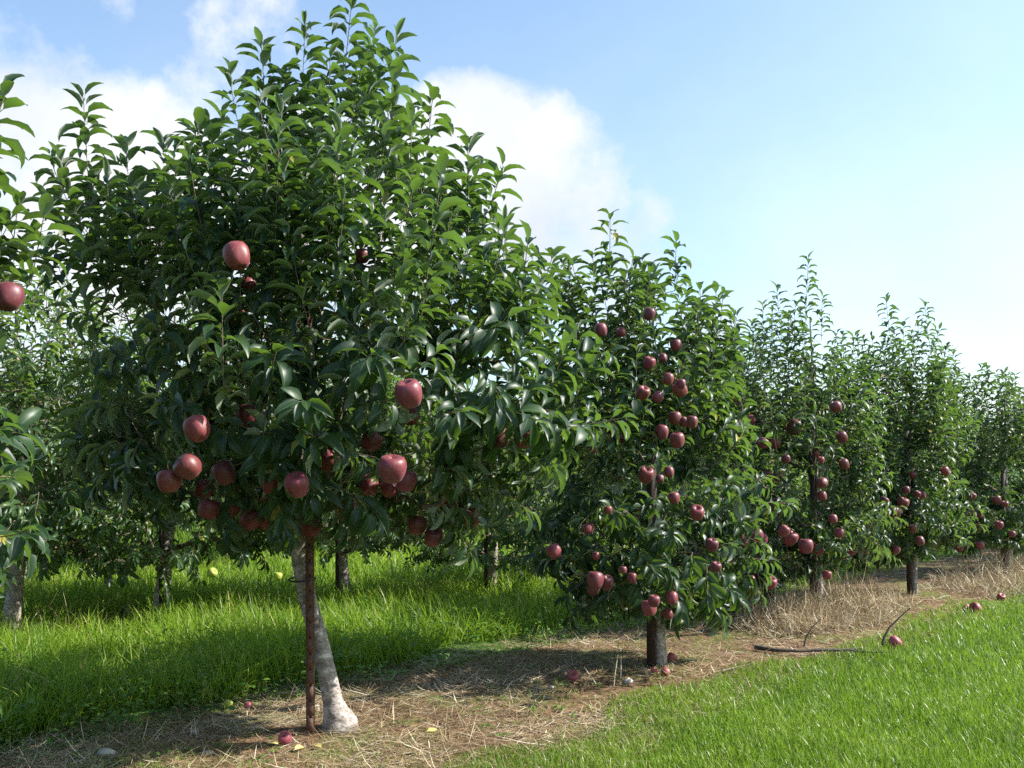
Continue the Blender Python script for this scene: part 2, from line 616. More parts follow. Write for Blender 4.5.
    nd, par, rad, br = tb.wood(wood_r)
    groups = list(br.values())
    groups.sort(key=len, reverse=True)
    if not parts: groups = [sum(groups, [])]
    elif len(groups) > 98: groups = groups[:98]
    for idx in groups:
        idx = np.array(idx)
        g = Geo()
        thick = rad[idx] > .004
        for sel, sd in ((thick, 7), (~thick, 4)):
            ii = idx[sel]
            if len(ii):
                pr = np.where(np.array(par[ii]) < tb.nT, rad[ii], np.minimum(rad[par[ii]], rad[ii] * 1.25))
                g.segs(nd[par[ii]] - tb.base, nd[ii] - tb.base, pr, rad[ii], sd)
        if g.n: link('branch', g.mesh('branch', M_TWIG), root)
    return root, tb, nl


def px_trunk(pts, Y, rads):
    return [at(x, y, Y) for x, y in pts], list(rads)

# ------------------------------------------------------------------ ground
def hgt(x, y):
    x = np.asarray(x, float); y = np.asarray(y, float)
    f = np.exp(-((x ** 2 + y ** 2) / 900.0))
    w = x - y
    row = .035 * np.exp(-((w + 4.0) / .8) ** 2)
    return f * (.018 * np.sin(1.7 * x + .6 * y) * np.sin(1.3 * y - .4 * x + 1) + .008 * np.sin(5.1 * x + 2) * np.sin(4.3 * y) + row)


def wob(x, y, s=1.0):
    return (np.sin(2.1 * s * x + 1.3 * s * y) + np.sin(-1.7 * s * x + 3.3 * s * y + 2) + .7 * np.sin(5.3 * s * x + 4.1 * s * y + 1)
            + .5 * np.sin(9.7 * s * x - 8.3 * s * y)) / 3.2


def build_ground():
    n = 260
    t = np.linspace(-1, 1, n)
    gx = np.sinh(t * 5.2) / np.sinh(5.2) * 600
    X, Y = np.meshgrid(gx, gx + 5)
    Z = hgt(X, Y)
    V = np.stack([X.ravel(), Y.ravel(), Z.ravel()], 1)
    i = np.arange(n * n).reshape(n, n)
    Q = np.stack([i[:-1, :-1].ravel(), i[:-1, 1:].ravel(), i[1:, 1:].ravel(), i[1:, :-1].ravel()], 1)
    m, nt, out = new_mat('orchard_ground')
    tc = N(nt, 'ShaderNodeTexCoord'); ob = tc.outputs['Object']
    sp = N(nt, 'ShaderNodeSeparateXYZ'); L(nt, ob, sp.inputs[0])
    w = math_n(nt, 'SUBTRACT', sp.outputs[0], sp.outputs[1])
    nz = noise(nt, 1.6, 5, ob); nf = noise(nt, 9, 6, ob)
    wn = math_n(nt, 'ADD', w, math_n(nt, 'MULTIPLY', math_n(nt, 'SUBTRACT', nz, .5), .7))
    wn = math_n(nt, 'ADD', wn, math_n(nt, 'MULTIPLY', math_n(nt, 'SUBTRACT', nf, .5), .4))

    def strip(c, hw):
        d = math_n(nt, 'ABSOLUTE', math_n(nt, 'SUBTRACT', wn, c))
        r = N(nt, 'ShaderNodeMapRange'); r.inputs['From Min'].default_value = hw + .08; r.inputs['From Max'].default_value = hw - .08
        L(nt, d, r.inputs['Value']); return r.outputs[0]
    s = strip(-4.2, .95)
    for c in (-8.35, -12.3): s = math_n(nt, 'MAXIMUM', s, strip(c, .32))
    # brown matted litter
    a = noise(nt, 26, 8, ob, .7); b = noise(nt, 90, 6, ob, .7); c = noise(nt, 2.3, 4, ob)
    br = ramp(nt, a, [(.30, (.07, .038, .022)), (.46, (.18, .105, .055)), (.58, (.33, .21, .11)), (.72, (.52, .38, .21))])
    br = mix(nt, ramp(nt, b, [(.42, (.6, .6, .6)), (.62, (0, 0, 0))]), br, (.085, .05, .032))
    moss = math_n(nt, 'MULTIPLY', ramp(nt, c, [(.50, (0, 0, 0)), (.60, (1, 1, 1))]), ramp(nt, b, [(.42, (0, 0, 0)), (.52, (.8, .8, .8))]))
    br = mix(nt, moss, br, (.15, .19, .045))
    gr = ramp(nt, noise(nt, 40, 5, ob), [(.35, (.035, .075, .012)), (.6, (.07, .14, .02)), (.75, (.16, .17, .06))])
    col = mix(nt, s, gr, br)
    p = N(nt, 'ShaderNodeBsdfPrincipled', Roughness=.9); p.inputs['Specular IOR Level'].default_value = .15
    L(nt, col, p.inputs['Base Color'])
    bp = N(nt, 'ShaderNodeBump', Strength=.9, Distance=.02)
    L(nt, math_n(nt, 'ADD', a, math_n(nt, 'MULTIPLY', b, .5)), bp.inputs['Height']); L(nt, bp.outputs[0], p.inputs['Normal'])
    L(nt, p.outputs[0], out.inputs[0])
    o = link('ground', mesh_np('ground', V, Q, m))
    tag(o, kind='structure')


build_ground()


def blades(x, y, H, W, lean, az, curl, var, K=4, z0=0.0, shape=None):
    """ribbon blades: lean (rad from vertical at root), curl (extra bend to tip)"""
    n = len(x)
    t = np.linspace(0, 1, K)
    wd = np.interp(t, [0, .35, .75, 1], [.75, 1, .65, .06]) if shape is None else shape
    ang = lean[:, None] + curl[:, None] * t[None]
    am = (ang[:, 1:] + ang[:, :-1]) / 2
    dl = H[:, None] / (K - 1)
    rr = np.concatenate([np.zeros((n, 1)), np.cumsum(np.sin(am) * dl, 1)], 1)
    zz = np.concatenate([np.zeros((n, 1)), np.cumsum(np.cos(am) * dl, 1)], 1)
    ca, sa = np.cos(az), np.sin(az)
    z = hgt(x, y) + z0
    c = np.stack([x[:, None] + rr * ca[:, None], y[:, None] + rr * sa[:, None], np.maximum(z[:, None] + zz, z[:, None] + .002)], -1)
    tw = az + np.pi / 2 + rng.normal(0, .7, n)
    sd = np.stack([np.cos(tw), np.sin(tw), rng.normal(0, .15, n)], -1)
    off = sd[:, None] * (W[:, None] * wd[None] / 2)[..., None]
    V = np.stack([c - off, c + off], 2).reshape(-1, 3)
    q = np.array([(2 * i, 2 * i + 1, 2 * i + 3, 2 * i + 2) for i in range(K - 1)])
    Q = (q[None] + (np.arange(n) * K * 2)[:, None, None]).reshape(-1, 4)
    return V, Q, np.repeat(var, K * 2)


def scatter(n, ymin, ymax, wmin, wmax, edge=.25, pad=1.3, pw=2.0):
    """positions in the strip wmin < x - y < wmax, denser near the camera"""
    u = rng.random(n * 4)
    a = 1 - pw
    Y = (ymin ** a + u * (ymax ** a - ymin ** a)) ** (1 / a) if pw != 1 else ymin * (ymax / ymin) ** u
    X = rng.uniform(-1, 1, n * 4) * (.60 * Y + pad)
    w = X - Y + edge * wob(X, Y)
    k = (w > wmin) & (w < wmax)
    return X[k][:n], Y[k][:n]


def grass_obj(name, label, cat, mat, args, **kw):
    V, Q, va = blades(*args, **kw)
    o = link(name, mesh_np(name, V, Q, mat, {'var': va}))
    return tag(o, label, cat, kind='stuff')


# mown lane
x, y = scatter(210000, 2.3, 15, -3.42, 20, .30, pw=2.1)
n = len(x)
tuft = wob(x, y, 3.1) * .5 + wob(x, y, .9) * .5
sc = (y / 3.4) ** .75
H = rng.gamma(9, .0046, n) * (1 + .35 * tuft) * (.9 + .1 * sc)
# stragglers thin out onto the bare strip
edge = x - y + .28 * wob(x, y)
H *= np.clip(.45 + (edge + 3.42) / .35, .45, 1)
var = np.clip(.45 + .26 * wob(x, y, 1.2) + .12 * wob(y, x, 4.3) + rng.normal(0, .17, n), 0, .9)
var[rng.random(n) < .04] = 1
grass_obj('mown_grass', 'short bright green mown grass of the lane in front of the tree row', 'grass', M_LAWN,
          (x, y, H, .0027 * sc * rng.uniform(.7, 1.3, n), np.abs(rng.normal(.2, .22, n)), rng.uniform(0, 6.28, n),
           rng.uniform(.1, 1.1, n), var), K=4)

# tall unmown grass behind the front row and between the rows behind
parts_ = []
for cnt, y0, y1, w0, w1, hh, pw in ((62000, 3.0, 13, -8.1, -5.5, .20, 2.0), (30000, 4.5, 20, -12.1, -8.6, .19, 1.6),
                                    (16000, 6, 26, -16.6, -12.5, .20, 1.2), (8000, 9, 30, -22, -17.0, .2, .9),
                                    (6000, 5.5, 14, -5.5, -5.0, .13, 1.5)):
    x, y = scatter(cnt, y0, y1, w0, w1, .22, pw=pw)
    n = len(x)
    tuft = wob(x, y, 2.2)
    c = (w0 + w1) / 2
    h = hh * (1 + .32 * tuft) * rng.uniform(.45, 1.25, n)
    sc = (y / 4.0) ** .7
    var = np.clip(.45 + .20 * wob(x, y, .8) + rng.normal(0, .2, n), 0, .9)
    var[rng.random(n) < .03] = 1
    parts_.append((x, y, h, .0052 * sc * rng.uniform(.5, 1.3, n), np.abs(rng.normal(.12, .2, n)), rng.uniform(0, 6.28, n),
                   rng.uniform(.2, 1.9, n), var))
grass_obj('tall_grass', 'tall unmown green grass between the rows of apple trees', 'grass', M_TALL,
          tuple(np.concatenate(a) for a in zip(*parts_)), K=5)

# broad-leaved weeds in the tall grass and on the strip
def weeds():
    x1, y1 = scatter(900, 3.3, 9, -7.4, -5.0, .2, pw=1.8)
    x2, y2 = scatter(520, 2.8, 9, -5.2, -3.2, .2, pw=1.8)
    k = wob(x2, y2, 1.4) > .15
    x2, y2 = x2[k], y2[k]
    x3, y3 = scatter(700, 2.6, 9, -3.2, 3, .2, pw=1.8)
    k = wob(x3, y3, 1.1) > .3
    x2 = np.concatenate([x2, x3[k]]); y2 = np.concatenate([y2, y3[k]])
    hh = np.concatenate([rng.uniform(.05, .2, len(x1)), rng.uniform(.005, .03, len(x2))])
    cx = np.concatenate([x1, x2]); cy = np.concatenate([y1, y2])
    P = []; D = []; Ln = []
    for a, b, h in zip(cx, cy, hh):
        for _ in range(int(rng.integers(5, 11))):
            az = rng.uniform(0, 6.28)
            P.append((a + rng.normal(0, .02), b + rng.normal(0, .02), float(hgt(a, b)) + h * rng.uniform(.3, 1)))
            D.append((math.cos(az), math.sin(az), rng.uniform(0, .7))); Ln.append(rng.uniform(.018, .045) * (1 if h > .04 else .6))
    P = np.array(P); D = np.array(D); Ln = np.array(Ln); n = len(P)
    V, Q, va, ac = leaf_geo(P, D, np.tile([0, 0, 1.], (n, 1)) + rng.normal(0, .2, (n, 3)), Ln, Ln * .55, rng.uniform(.2, 1.2, n),
                            rng.uniform(0, .4, n), np.clip(rng.normal(.5, .2, n), 0, .9), False)
    tag(link('weeds', mesh_np('weeds', V, Q, M_WEED, {'var': va, 'across': ac})),
        'low broad-leaved weeds scattered through the tall grass and bare strip', 'weeds', kind='stuff')


weeds()

# matted straw litter on the bare strip
x, y = scatter(60000, 2.6, 11, -5.45, -2.95, .12, pw=1.9)
n = len(x)
var = np.clip(rng.normal(.47, .26, n) + .24 * wob(x, y, 2.6), 0, 1)
kp = (wob(x, y, 1.7) > -.35) | (rng.random(n) < .3)
x, y, var = x[kp], y[kp], var[kp]; n = len(x)
sc = (y / 3.4) ** .7
grass_obj('straw_litter', 'matted tan dead grass lying on the bare strip under the front row', 'dead grass', M_STRAW,
          (x, y, rng.gamma(3.2, .021, n), .0024 * sc * rng.uniform(.6, 1.6, n), rng.uniform(1.25, 1.6, n), rng.normal(.6, 1.1, n) + (rng.random(n) < .5) * np.pi,
           rng.uniform(-.5, .5, n), var), K=3, z0=.004)
x, y = scatter(16000, 2.6, 11, -5.4, -3.1, .12, pw=1.9)
k = wob(x, y, 1.1) > -.05
x, y = x[k], y[k]; n = len(x)
grass_obj('short_weed_grass', 'sparse short green blades coming up through the dead grass', 'grass', M_LAWN,
          (x, y, rng.uniform(.01, .04, n), .0028 * (y / 3.4) ** .7, np.abs(rng.normal(.4, .3, n)), rng.uniform(0, 6.28, n),
           rng.uniform(.2, 1.2, n), np.clip(rng.normal(.55, .2, n), 0, .95)), K=3)

# dry grass clumps
def dry(cx, cy, rx, ry, n, h, ang=math.radians(45)):
    r = np.sqrt(rng.random(n)); a = rng.uniform(0, 6.28, n)
    u = r * np.cos(a) * rx; v = r * np.sin(a) * ry
    x = cx + u * math.cos(ang) - v * math.sin(ang); y = cy + u * math.sin(ang) + v * math.cos(ang)
    hh = h * (1.3 - .8 * r) * rng.uniform(.5, 1.5, n) * (1 + .35 * wob(x, y, 3.0))
    return (x, y, hh, np.full(n, .0036) * rng.uniform(.6, 1.5, n), np.abs(rng.normal(.85, .45, n)), rng.uniform(0, 6.28, n),
            rng.uniform(-.4, 2.3, n), np.clip(rng.normal(.6, .22, n), 0, 1))


B3 = ground_pt(818, 617)
d1 = dry(B3[0] + .05, B3[1] - .12, .95, .40, 5200, .23)
d2 = dry(B3[0] - .35, B3[1] - .35, .45, .25, 700, .22)
d3 = dry(4.15, 7.75, .95, .45, 2600, .22)
d4 = dry(3.6, 7.4, .4, .2, 120, .12)
d5 = dry(-2.9, 5.45, 1.0, .25, 700, .24)
d6 = dry(-1.9, 4.05, .9, .10, 260, .20)
d7 = dry(5.4, 9.2, .9, .4, 1600, .32)
grass_obj('dry_grass', 'dry straw-coloured grass clumps round the tree bases', 'dry grass', M_STRAW,
          tuple(np.concatenate(a) for a in zip(d1, d2, d3, d4, d5, d6, d7)), K=6)

# ------------------------------------------------------------------ front row of trees
def ap_depth(lst, Y, r, real=.084):
    out = []
    for a in lst:
        Ya = F * real / a[2] * rng.uniform(.96, 1.04)
        Ya = min(max(Ya, Y - .86 * r), Y - .05 * r) if Y < 4 else Y - rng.uniform(.5, .98) * r
        d = a[2] * (.94 if Y < 4 else .98)
        vis = a[3] if len(a) > 3 else (.58 if Y < 4 else .72)
        out.append((a[0], a[1], d, Ya, vis))
    return out


AP0 = [(8, 297, 31)]
AP1 = [(237, 256, 28), (247, 286, 21), (235, 313, 21), (362, 256, 16, .5), (409, 394, 30), (410, 415, 20), (197, 429, 28), (247, 416, 22, .5),
       (169, 481, 26), (188, 467, 28), (224, 473, 24), (272, 484, 23), (297, 485, 26), (209, 509, 23), (231, 508, 20), (205, 489, 19, .6),
       (250, 519, 22), (263, 522, 17), (311, 528, 21), (328, 461, 23), (349, 510, 22), (369, 485, 20), (392, 469, 31), (406, 481, 23), (390, 488, 20),
       (371, 441, 22), (298, 441, 20, .5), (417, 525, 20), (433, 537, 20), (450, 504, 18), (472, 517, 19), (500, 438, 20), (524, 438, 23), (352, 347, 18, .5)]
AP2 = [(643, 393, 14), (658, 397, 12), (680, 389, 15), (611, 427, 13), (620, 437, 12), (594, 449, 8), (675, 418, 13), (684, 422, 10), (692, 422, 12), (662, 432, 14),
       (677, 440, 15), (646, 475, 16), (660, 479, 9), (669, 472, 10), (674, 498, 12), (697, 513, 15), (608, 510, 9), (589, 528, 11), (554, 551, 15),
       (595, 580, 17), (607, 583, 14), (593, 589, 12), (587, 529, 10), (596, 556, 8), (632, 578, 10), (649, 608, 16), (654, 601, 12), (672, 598, 12), (668, 614, 10),
       (623, 570, 8), (601, 330, 13), (649, 314, 12, .5), (621, 332, 10, .5), (676, 345, 12), (649, 363, 13), (663, 358, 9), (668, 379, 12), (681, 384, 10),
       (712, 545, 13), (716, 567, 11)]
AP3 = [(732, 396, 11), (740, 406, 12), (742, 426, 12), (750, 420, 11), (794, 427, 16), (763, 443, 11), (774, 442, 13), (786, 459, 9), (836, 407, 12), (842, 437, 11),
       (844, 464, 10), (817, 454, 6), (821, 460, 7), (822, 483, 11), (822, 496, 10), (777, 505, 14), (757, 489, 10), (740, 498, 10), (729, 495, 10), (778, 476, 10),
       (768, 474, 9), (757, 535, 13), (737, 538, 13), (762, 539, 11), (744, 543, 11), (790, 538, 16), (784, 531, 11), (806, 546, 15), (827, 575, 9),
       (727, 589, 16), (739, 595, 11), (752, 592, 9), (771, 583, 12), (751, 581, 10), (735, 568, 11), (716, 590, 11), (819, 550, 10), (839, 533, 10), (833, 519, 9)]
AP4 = [(866, 456, 8), (859, 483, 8), (884, 501, 9), (894, 512, 10), (903, 503, 12), (895, 513, 12), (864, 539, 10), (851, 550, 11), (842, 557, 11), (863, 550, 9),
       (896, 550, 8), (883, 515, 8), (922, 495, 8), (906, 490, 8), (917, 494, 7), (913, 475, 7), (920, 541, 9), (945, 471, 9), (913, 529, 8), (876, 547, 8)]
AP5 = [(959, 547, 9), (966, 545, 8), (972, 496, 8), (997, 500, 9), (1005, 504, 7), (971, 513, 8), (980, 515, 7), (978, 527, 8), (980, 545, 8), (999, 525, 8), (1012, 534, 7)]

Y1 = float(ground_pt(330, 735)[1]); Y2 = float(ground_pt(657, 670)[1]); Y3 = float(B3[1])
Y4 = float(ground_pt(914, 599)[1]); Y5 = float(ground_pt(1006, 576)[1])

# nearest tree
tp = [(343, 741), (342, 734), (340, 725), (336, 712), (333, 700), (327, 672), (319, 640), (309, 604), (300, 560), (295, 520), (296, 480), (300, 430), (303, 370), (304, 300), (302, 240), (300, 180)]
tr = [.054, .070, .072, .048, .038, .036, .035, .034, .034, .034, .036, .030, .025, .019, .013, .007]
T1pts, T1r = px_trunk(tp, Y1, tr)
base1 = T1pts[0].copy(); base1[2] = 0
T1pts[0][2] = -.03
poly1 = [(105, 250), (92, 220), (110, 215), (135, 265), (185, 240), (225, 190), (262, 165), (300, 130), (350, 110), (392, 165), (425, 215), (450, 260), (475, 310),
         (525, 335), (560, 375), (585, 395), (590, 425), (540, 440), (500, 470), (470, 505), (430, 520), (380, 500), (330, 510), (255, 500), (190, 500), (150, 480),
         (120, 455), (112, 400), (118, 340), (105, 300)]
tips1 = [(84, 92, .1, .45), (127, 140, .05, .4), (108, 178, -.3, .4), (198, 126, 0, .4), (222, 108, .2, .4), (262, 40, .05, .5), (305, 20, .1, .5), (352, -14, 0, .6), (330, 52, -.2, .5),
         (372, 70, .3, .5), (395, 55, -.1, .45), (432, 92, .1, .4), (412, 112, -.3, .4), (468, 138, 0, .4), (440, 170, -.7, .5), (505, 228, -.1, .35), (527, 238, -.3, .35),
         (548, 288, .1, .3), (576, 322, -.2, .3), (160, 172, .3, .4), (282, 98, -.5, .45), (240, 185, -.6, .4), (222, 285, -.8, .3), (20 + 45, 215, .2, .3), (340, 130, -.5, .45), (480, 215, .4, .4)]
make_tree('big apple tree nearest the camera with leaning pale trunk and dark red apples', base1, T1pts, T1r, poly1, tips1, 345, Y1,
          leafL=.126, apples=ap_depth(AP1, Y1, 1.0), sides=24, group='apple trees of the front row')

# second
def std_trunk(bx, by, Y, topy, dx, rb=.047):
    ys = np.linspace(by + 2, topy, 10)
    xs = bx + dx * np.linspace(0, 1, 10) + np.array([0, 0, 2, 3, 1, -1, 0, 2, 1, 0]) * 4.6 / Y
    p = [at(a, b, Y) for a, b in zip(xs, ys)]
    r = np.array([1.5, 1.0, .95, .9, .82, .7, .55, .42, .28, .14]) * rb
    b = p[0].copy(); b[2] = 0
    p[0][2] = -.02
    p.insert(1, p[0] + (p[1] - p[0]) * .25); r = np.insert(r, 1, 1.15 * rb)
    return b, p, list(r)


poly2 = [(565, 330), (575, 310), (597, 300), (620, 300), (650, 305), (682, 292), (705, 325), (722, 340), (722, 375), (715, 400), (742, 460), (748, 520), (735, 575), (712, 600),
         (690, 612), (655, 600), (625, 600), (595, 600), (575, 575), (556, 555), (562, 510), (560, 450), (582, 400), (575, 360)]
tips2 = [(610, 211, .05, .38), (676, 238, 0, .25), (593, 250, .1, .25), (570, 262, -.1, .25), (640, 262, .2, .25), (716, 288, 0, .22), (700, 284, -.2, .2), (630, 275, -.3, .2), (655, 268, .3, .25)]
b, p, r = std_trunk(660, 672, Y2, 300, -18, .036)
make_tree('second apple tree of the front row, one tall shoot on top and many red apples', b, p, r, poly2, tips2, 265, Y2,
          leafL=.112, apples=ap_depth(AP2, Y2, .75), group='apple trees of the front row')

poly3 = [(705, 365), (730, 365), (755, 355), (775, 345), (800, 335), (825, 350), (848, 375), (862, 400), (875, 470), (878, 520), (862, 560), (840, 553), (808, 562), (786, 588), (760, 598), (722, 595),
         (705, 560), (690, 500), (690, 420), (692, 370)]
tips3 = [(808, 254, 0, .45), (777, 283, .1, .3), (763, 300, -.1, .3), (734, 308, .1, .3), (715, 322, -.1, .25), (842, 330, .1, .3), (822, 292, .2, .3), (752, 318, .3, .3), (795, 300, -.3, .3), (858, 350, 0, .2)]
b, p, r = std_trunk(820, 617, Y3, 320, -10, .028)
make_tree('third apple tree of the front row rising from a clump of dry grass', b, p, r, poly3, tips3, 370, Y3,
          leafL=.096, hi=False, apples=ap_depth(AP3, Y3, .75), group='apple trees of the front row', sides=12)

poly4 = [(845, 405), (862, 385), (880, 370), (905, 370), (932, 375), (950, 400), (958, 460), (955, 520), (935, 545), (905, 550), (870, 562), (845, 555), (842, 480), (845, 430)]
tips4 = [(886, 293, 0, .4), (925, 299, .1, .4), (903, 318, -.1, .3), (872, 332, .1, .25), (912, 330, .3, .3), (895, 330, -.3, .3), (846, 372, 0, .2), (940, 360, 0, .25)]
b, p, r = std_trunk(915, 600, Y4, 350, -6, .022)
make_tree('fourth apple tree of the front row with two upright shoots side by side on top', b, p, r, poly4, tips4, 350, Y4,
          leafL=.096, hi=False, apples=ap_depth(AP4, Y4, .7), group='apple trees of the front row', sides=12)

poly5 = [(940, 400), (950, 385), (975, 395), (1000, 395), (1030, 400), (1050, 430), (1052, 500), (1035, 545), (1000, 550), (965, 550), (942, 535), (938, 460)]
tips5 = [(953, 346, .1, .35), (985, 361, 0, .3), (1003, 368, .1, .3), (970, 372, -.2, .25), (1020, 385, 0, .25)]
b, p, r = std_trunk(1008, 577, Y5, 400, -4, .032)
make_tree('fifth apple tree of the front row, at the right edge behind dry grass', b, p, r, poly5, tips5, 290, Y5,
          leafL=.096, hi=False, apples=ap_depth(AP5, Y5, .7), group='apple trees of the front row', sides=10)

# tree cut off by the left edge
Y0 = 2.25
bx0 = np.array([-2.02, Y0, 0.0])
p0 = [bx0 + np.array([0, 0, z]) + np.array([.03 * math.sin(z * 2), 0, 0]) for z in np.linspace(-.02, 2.3, 10)]
r0 = [.07, .05, .046, .043, .04, .034, .028, .02, .014, .007]
poly0 = [(-560, 200), (-420, 0), (-200, 0), (-90, 120), (-40, 220), (-25, 265), (-55, 330), (-60, 420), (-50, 480), (-25, 505), (-12, 540), (-40, 590), (-25, 640), (-25, 675), (-70, 700), (-150, 690), (-350, 700), (-520, 650), (-600, 400)]
tips0 = [(18, 196, .15, .2), (44, 205, .1, .2), (-60, 60, 0, .5), (-200, -60, 0, .5), (-330, -90, 0, .5)]
make_tree('apple tree cut off at the left edge, its near leaves hanging into view', bx0, p0, r0, poly0, tips0, 430, Y0,
          leafL=.105, apples=ap_depth(AP0, Y0, .9), group='apple trees of the front row', sides=12, minz=.2)

# ------------------------------------------------------------------ background trees (three builds, copied)
def generic_tree(label, mat, H, R, low, n, leafL, group, spread=1.0, res=False):
    """built at its own place round (0, 30) and moved afterwards"""
    Y = 30.0
    sc = F / Y
    cx, gy = 512, 384 + 71 + F * 1.1 / Y
    def q(x, z): 
        return (cx + x * sc, gy - z * sc)
    poly = [q(-R * .5, H * .78), q(-R * .2, H * .9), q(R * .25, H * .88), q(R * .55, H * .74), q(R * .85, H * .55), q(R, H * .38), q(R * .85, low + .1), q(R * .5, low), q(-R * .4, low - .03),
            q(-R * .9, low + .12), q(-R, H * .42), q(-R * .8, H * .62)]
    tips = []
    for k in range(10):
        a = rng.uniform(-.8, .8)
        X, Z = q(a * R, H * (1.03 - .32 * abs(a)) * rng.uniform(.9, 1.02))
        tips.append((X, Z, rng.uniform(-.6, .6) * R * .7, rng.uniform(.25, .42)))
    b = np.array([0, Y, 0.]) ; 
    p = [b + np.array([.04 * math.sin(z * 2.2), .03 * math.cos(z * 3), z]) for z in np.linspace(-.03, H * .85, 10)]
    r = np.array([1.4, 1.05, 1, .95, .85, .7, .55, .4, .28, .14]) * .045
    root, tb, nl = make_tree(label, b, p, r, poly, tips, n, Y, leafL=leafL, hi=False, mat=mat, sides=10, parts=False, group=group, depth=1.0, wood_r=.002)
    return root


G2 = 'apple trees of the rows behind'
protos = [generic_tree('x', M_LEAF_PALE, 2.45, .95, .52, 330, .094, G2), generic_tree('x', M_LEAF_PALE, 2.25, .97, .38, 330, .092, G2),
          generic_tree('x', M_LEAF, 2.35, .97, .42, 330, .094, G2)]
used = [False] * 3


def place(kind, x, y, rz, s, label, group, sz=None):
    src = protos[kind]
    if not used[kind]:
        used[kind] = True; o = src
    else:
        o = src.copy(); COL.objects.link(o)
        for ch in list(src.children):
            c = ch.copy(); COL.objects.link(c); c.parent = o
    o.location = (x, y, 0); o.rotation_euler = (0, 0, rz); o.scale = (s, s, sz or s)
    o['label'] = label; o['group'] = group; o['category'] = 'tree'
    return o


second = [(-3.1, 5.65, 1.02, 'apple tree behind the left edge tree in the second row'),
          (-2.36, 6.27, 1.1, 'pale-leaved apple tree of the second row with a sunlit banded trunk beside thin stake'),
          (-1.25, 6.75, .90, 'second row apple tree seen behind the leaning trunk of the nearest tree'),
          (-.17, 7.05, .78, 'second row apple tree whose trunk shows in the gap between nearest and second tree'),
          (1.0, 8.2, .78, 'second row apple tree whose grey-green leaves fill behind the second tree'),
          (2.35, 9.5, .84, 'second row apple tree mostly hidden behind the third tree'),
          (3.7, 10.9, .86, 'second row apple tree seen behind the third and fourth trees'),
          (5.05, 12.3, .88, 'second row apple tree seen behind the fourth tree'),
          (6.5, 13.7, .88, 'second row apple tree seen behind the fifth tree at the right edge')]
for i, (x, y, s, lab) in enumerate(second):
    place(i % 2, x, y, i * 1.9 + .4, s, lab, G2)
# further rows
for k in range(13):
    x = -5.6 + 1.36 * k; y = x + 12.2 + rng.normal(0, .1)
    place((k + 1) % 3, x, y, k * 2.3, rng.uniform(.9, 1.04) * (1 if k < 5 else .92), 'apple tree far back in the third row, glimpsed between nearer trees', 'third row of apple trees')
for k in range(13):
    x = -7.6 + 1.9 * k; y = x + 16.4
    place(k % 3, x, y, k * 1.3, rng.uniform(.95, 1.1), 'apple tree in the fourth row, glimpsed as dark foliage far behind', 'fourth row of apple trees')
for k in range(12):
    x = -12 + 2.4 * k; y = x + 21
    place((k + 2) % 3, x, y, k * 1.7, rng.uniform(1.05, 1.2), 'apple tree in the farthest row, a dark mass of leaves behind the others', 'farthest row of apple trees')
# front row beyond the fifth tree
for k, (x, y) in enumerate([(6.0, 9.75), (7.35, 11.2), (8.8, 12.7), (10.2, 14.1)]):
    place(2, x, y, k * 2.1 + 1, .88, ['sixth', 'seventh', 'eighth', 'ninth'][k] + ' apple tree of the front row, receding past the right edge', 'apple trees of the front row')

# ------------------------------------------------------------------ apples
def apple_mesh(name, mat, seed, lobes=.05, tall=1.0):
    r = random.Random(seed)
    prof = [(0.0, .30), (.05, .31), (.11, .37), (.20, .435), (.31, .445), (.41, .385), (.475, .26), (.5, .10), (.485, -.06), (.44, -.22), (.37, -.35), (.29, -.435), (.20, -.47), (.11, -.44), (.05, -.395), (0.0, -.385)]
    na = 28
    V = []; Q = []
    ph = r.uniform(0, 6)
    for i, (rr, z) in enumerate(prof):
        for j in range(na):
            a = 2 * math.pi * j / na
            bt = max(0, (.25 - z) / .7); tp_ = max(0, (z - .2) / .3)
            R = rr * (1 + (lobes * bt * 1.6 + lobes * .5 * tp_) * math.cos(5 * a + ph) + .02 * math.cos(2 * a + ph))
            zz = z * tall + (.018 * math.cos(5 * a + ph) * (1 if z < -.3 else 0)) * (rr / .3)
            V.append((R * math.cos(a), R * math.sin(a), zz))
    for i in range(len(prof) - 1):
        for j in range(na):
            k = (j + 1) % na
            Q.append((i * na + j, (i + 1) * na + j, (i + 1) * na + k, i * na + k))
    return mesh_np(name, np.array(V), np.array(Q), mat)


APM = [apple_mesh('apple', M_APPLE, 1, .05, 1.05), apple_mesh('apple', M_APPLE, 2, .04, .98), apple_mesh('apple', M_APPLE, 3, .055, 1.12)]
APF = apple_mesh('apple', apple_mat('apple_red_fallen', (.20, .025, .04), (.36, .08, .08), (.55, .30, .16)), 7, .05, 1.0)
APY = apple_mesh('apple', M_APPLE_Y, 4, .02, .95)
g = Geo(); g.tube([(0, 0, .30), (.01, .005, .42), (.04, .01, .54), (.05, .01, .66)], [.022, .016, .016, .026], 6)
STEM = g.mesh('stem', M_STEM)


def apple(P, dia, label, cat='apple', group=None, mesh=None, tilt=None, stem=True):
    if tilt is not None and mesh is None: mesh = APF
    o = link('apple', mesh or random.choice(APM), None, P)
    o.scale = (dia, dia, dia)
    t = tilt if tilt is not None else (random.gauss(0, .28), random.gauss(0, .28), random.uniform(0, 6.28))
    o.rotation_euler = t
    tag(o, label, cat, group)
    if stem:
        s_ = link('stem', STEM, o)
    return o


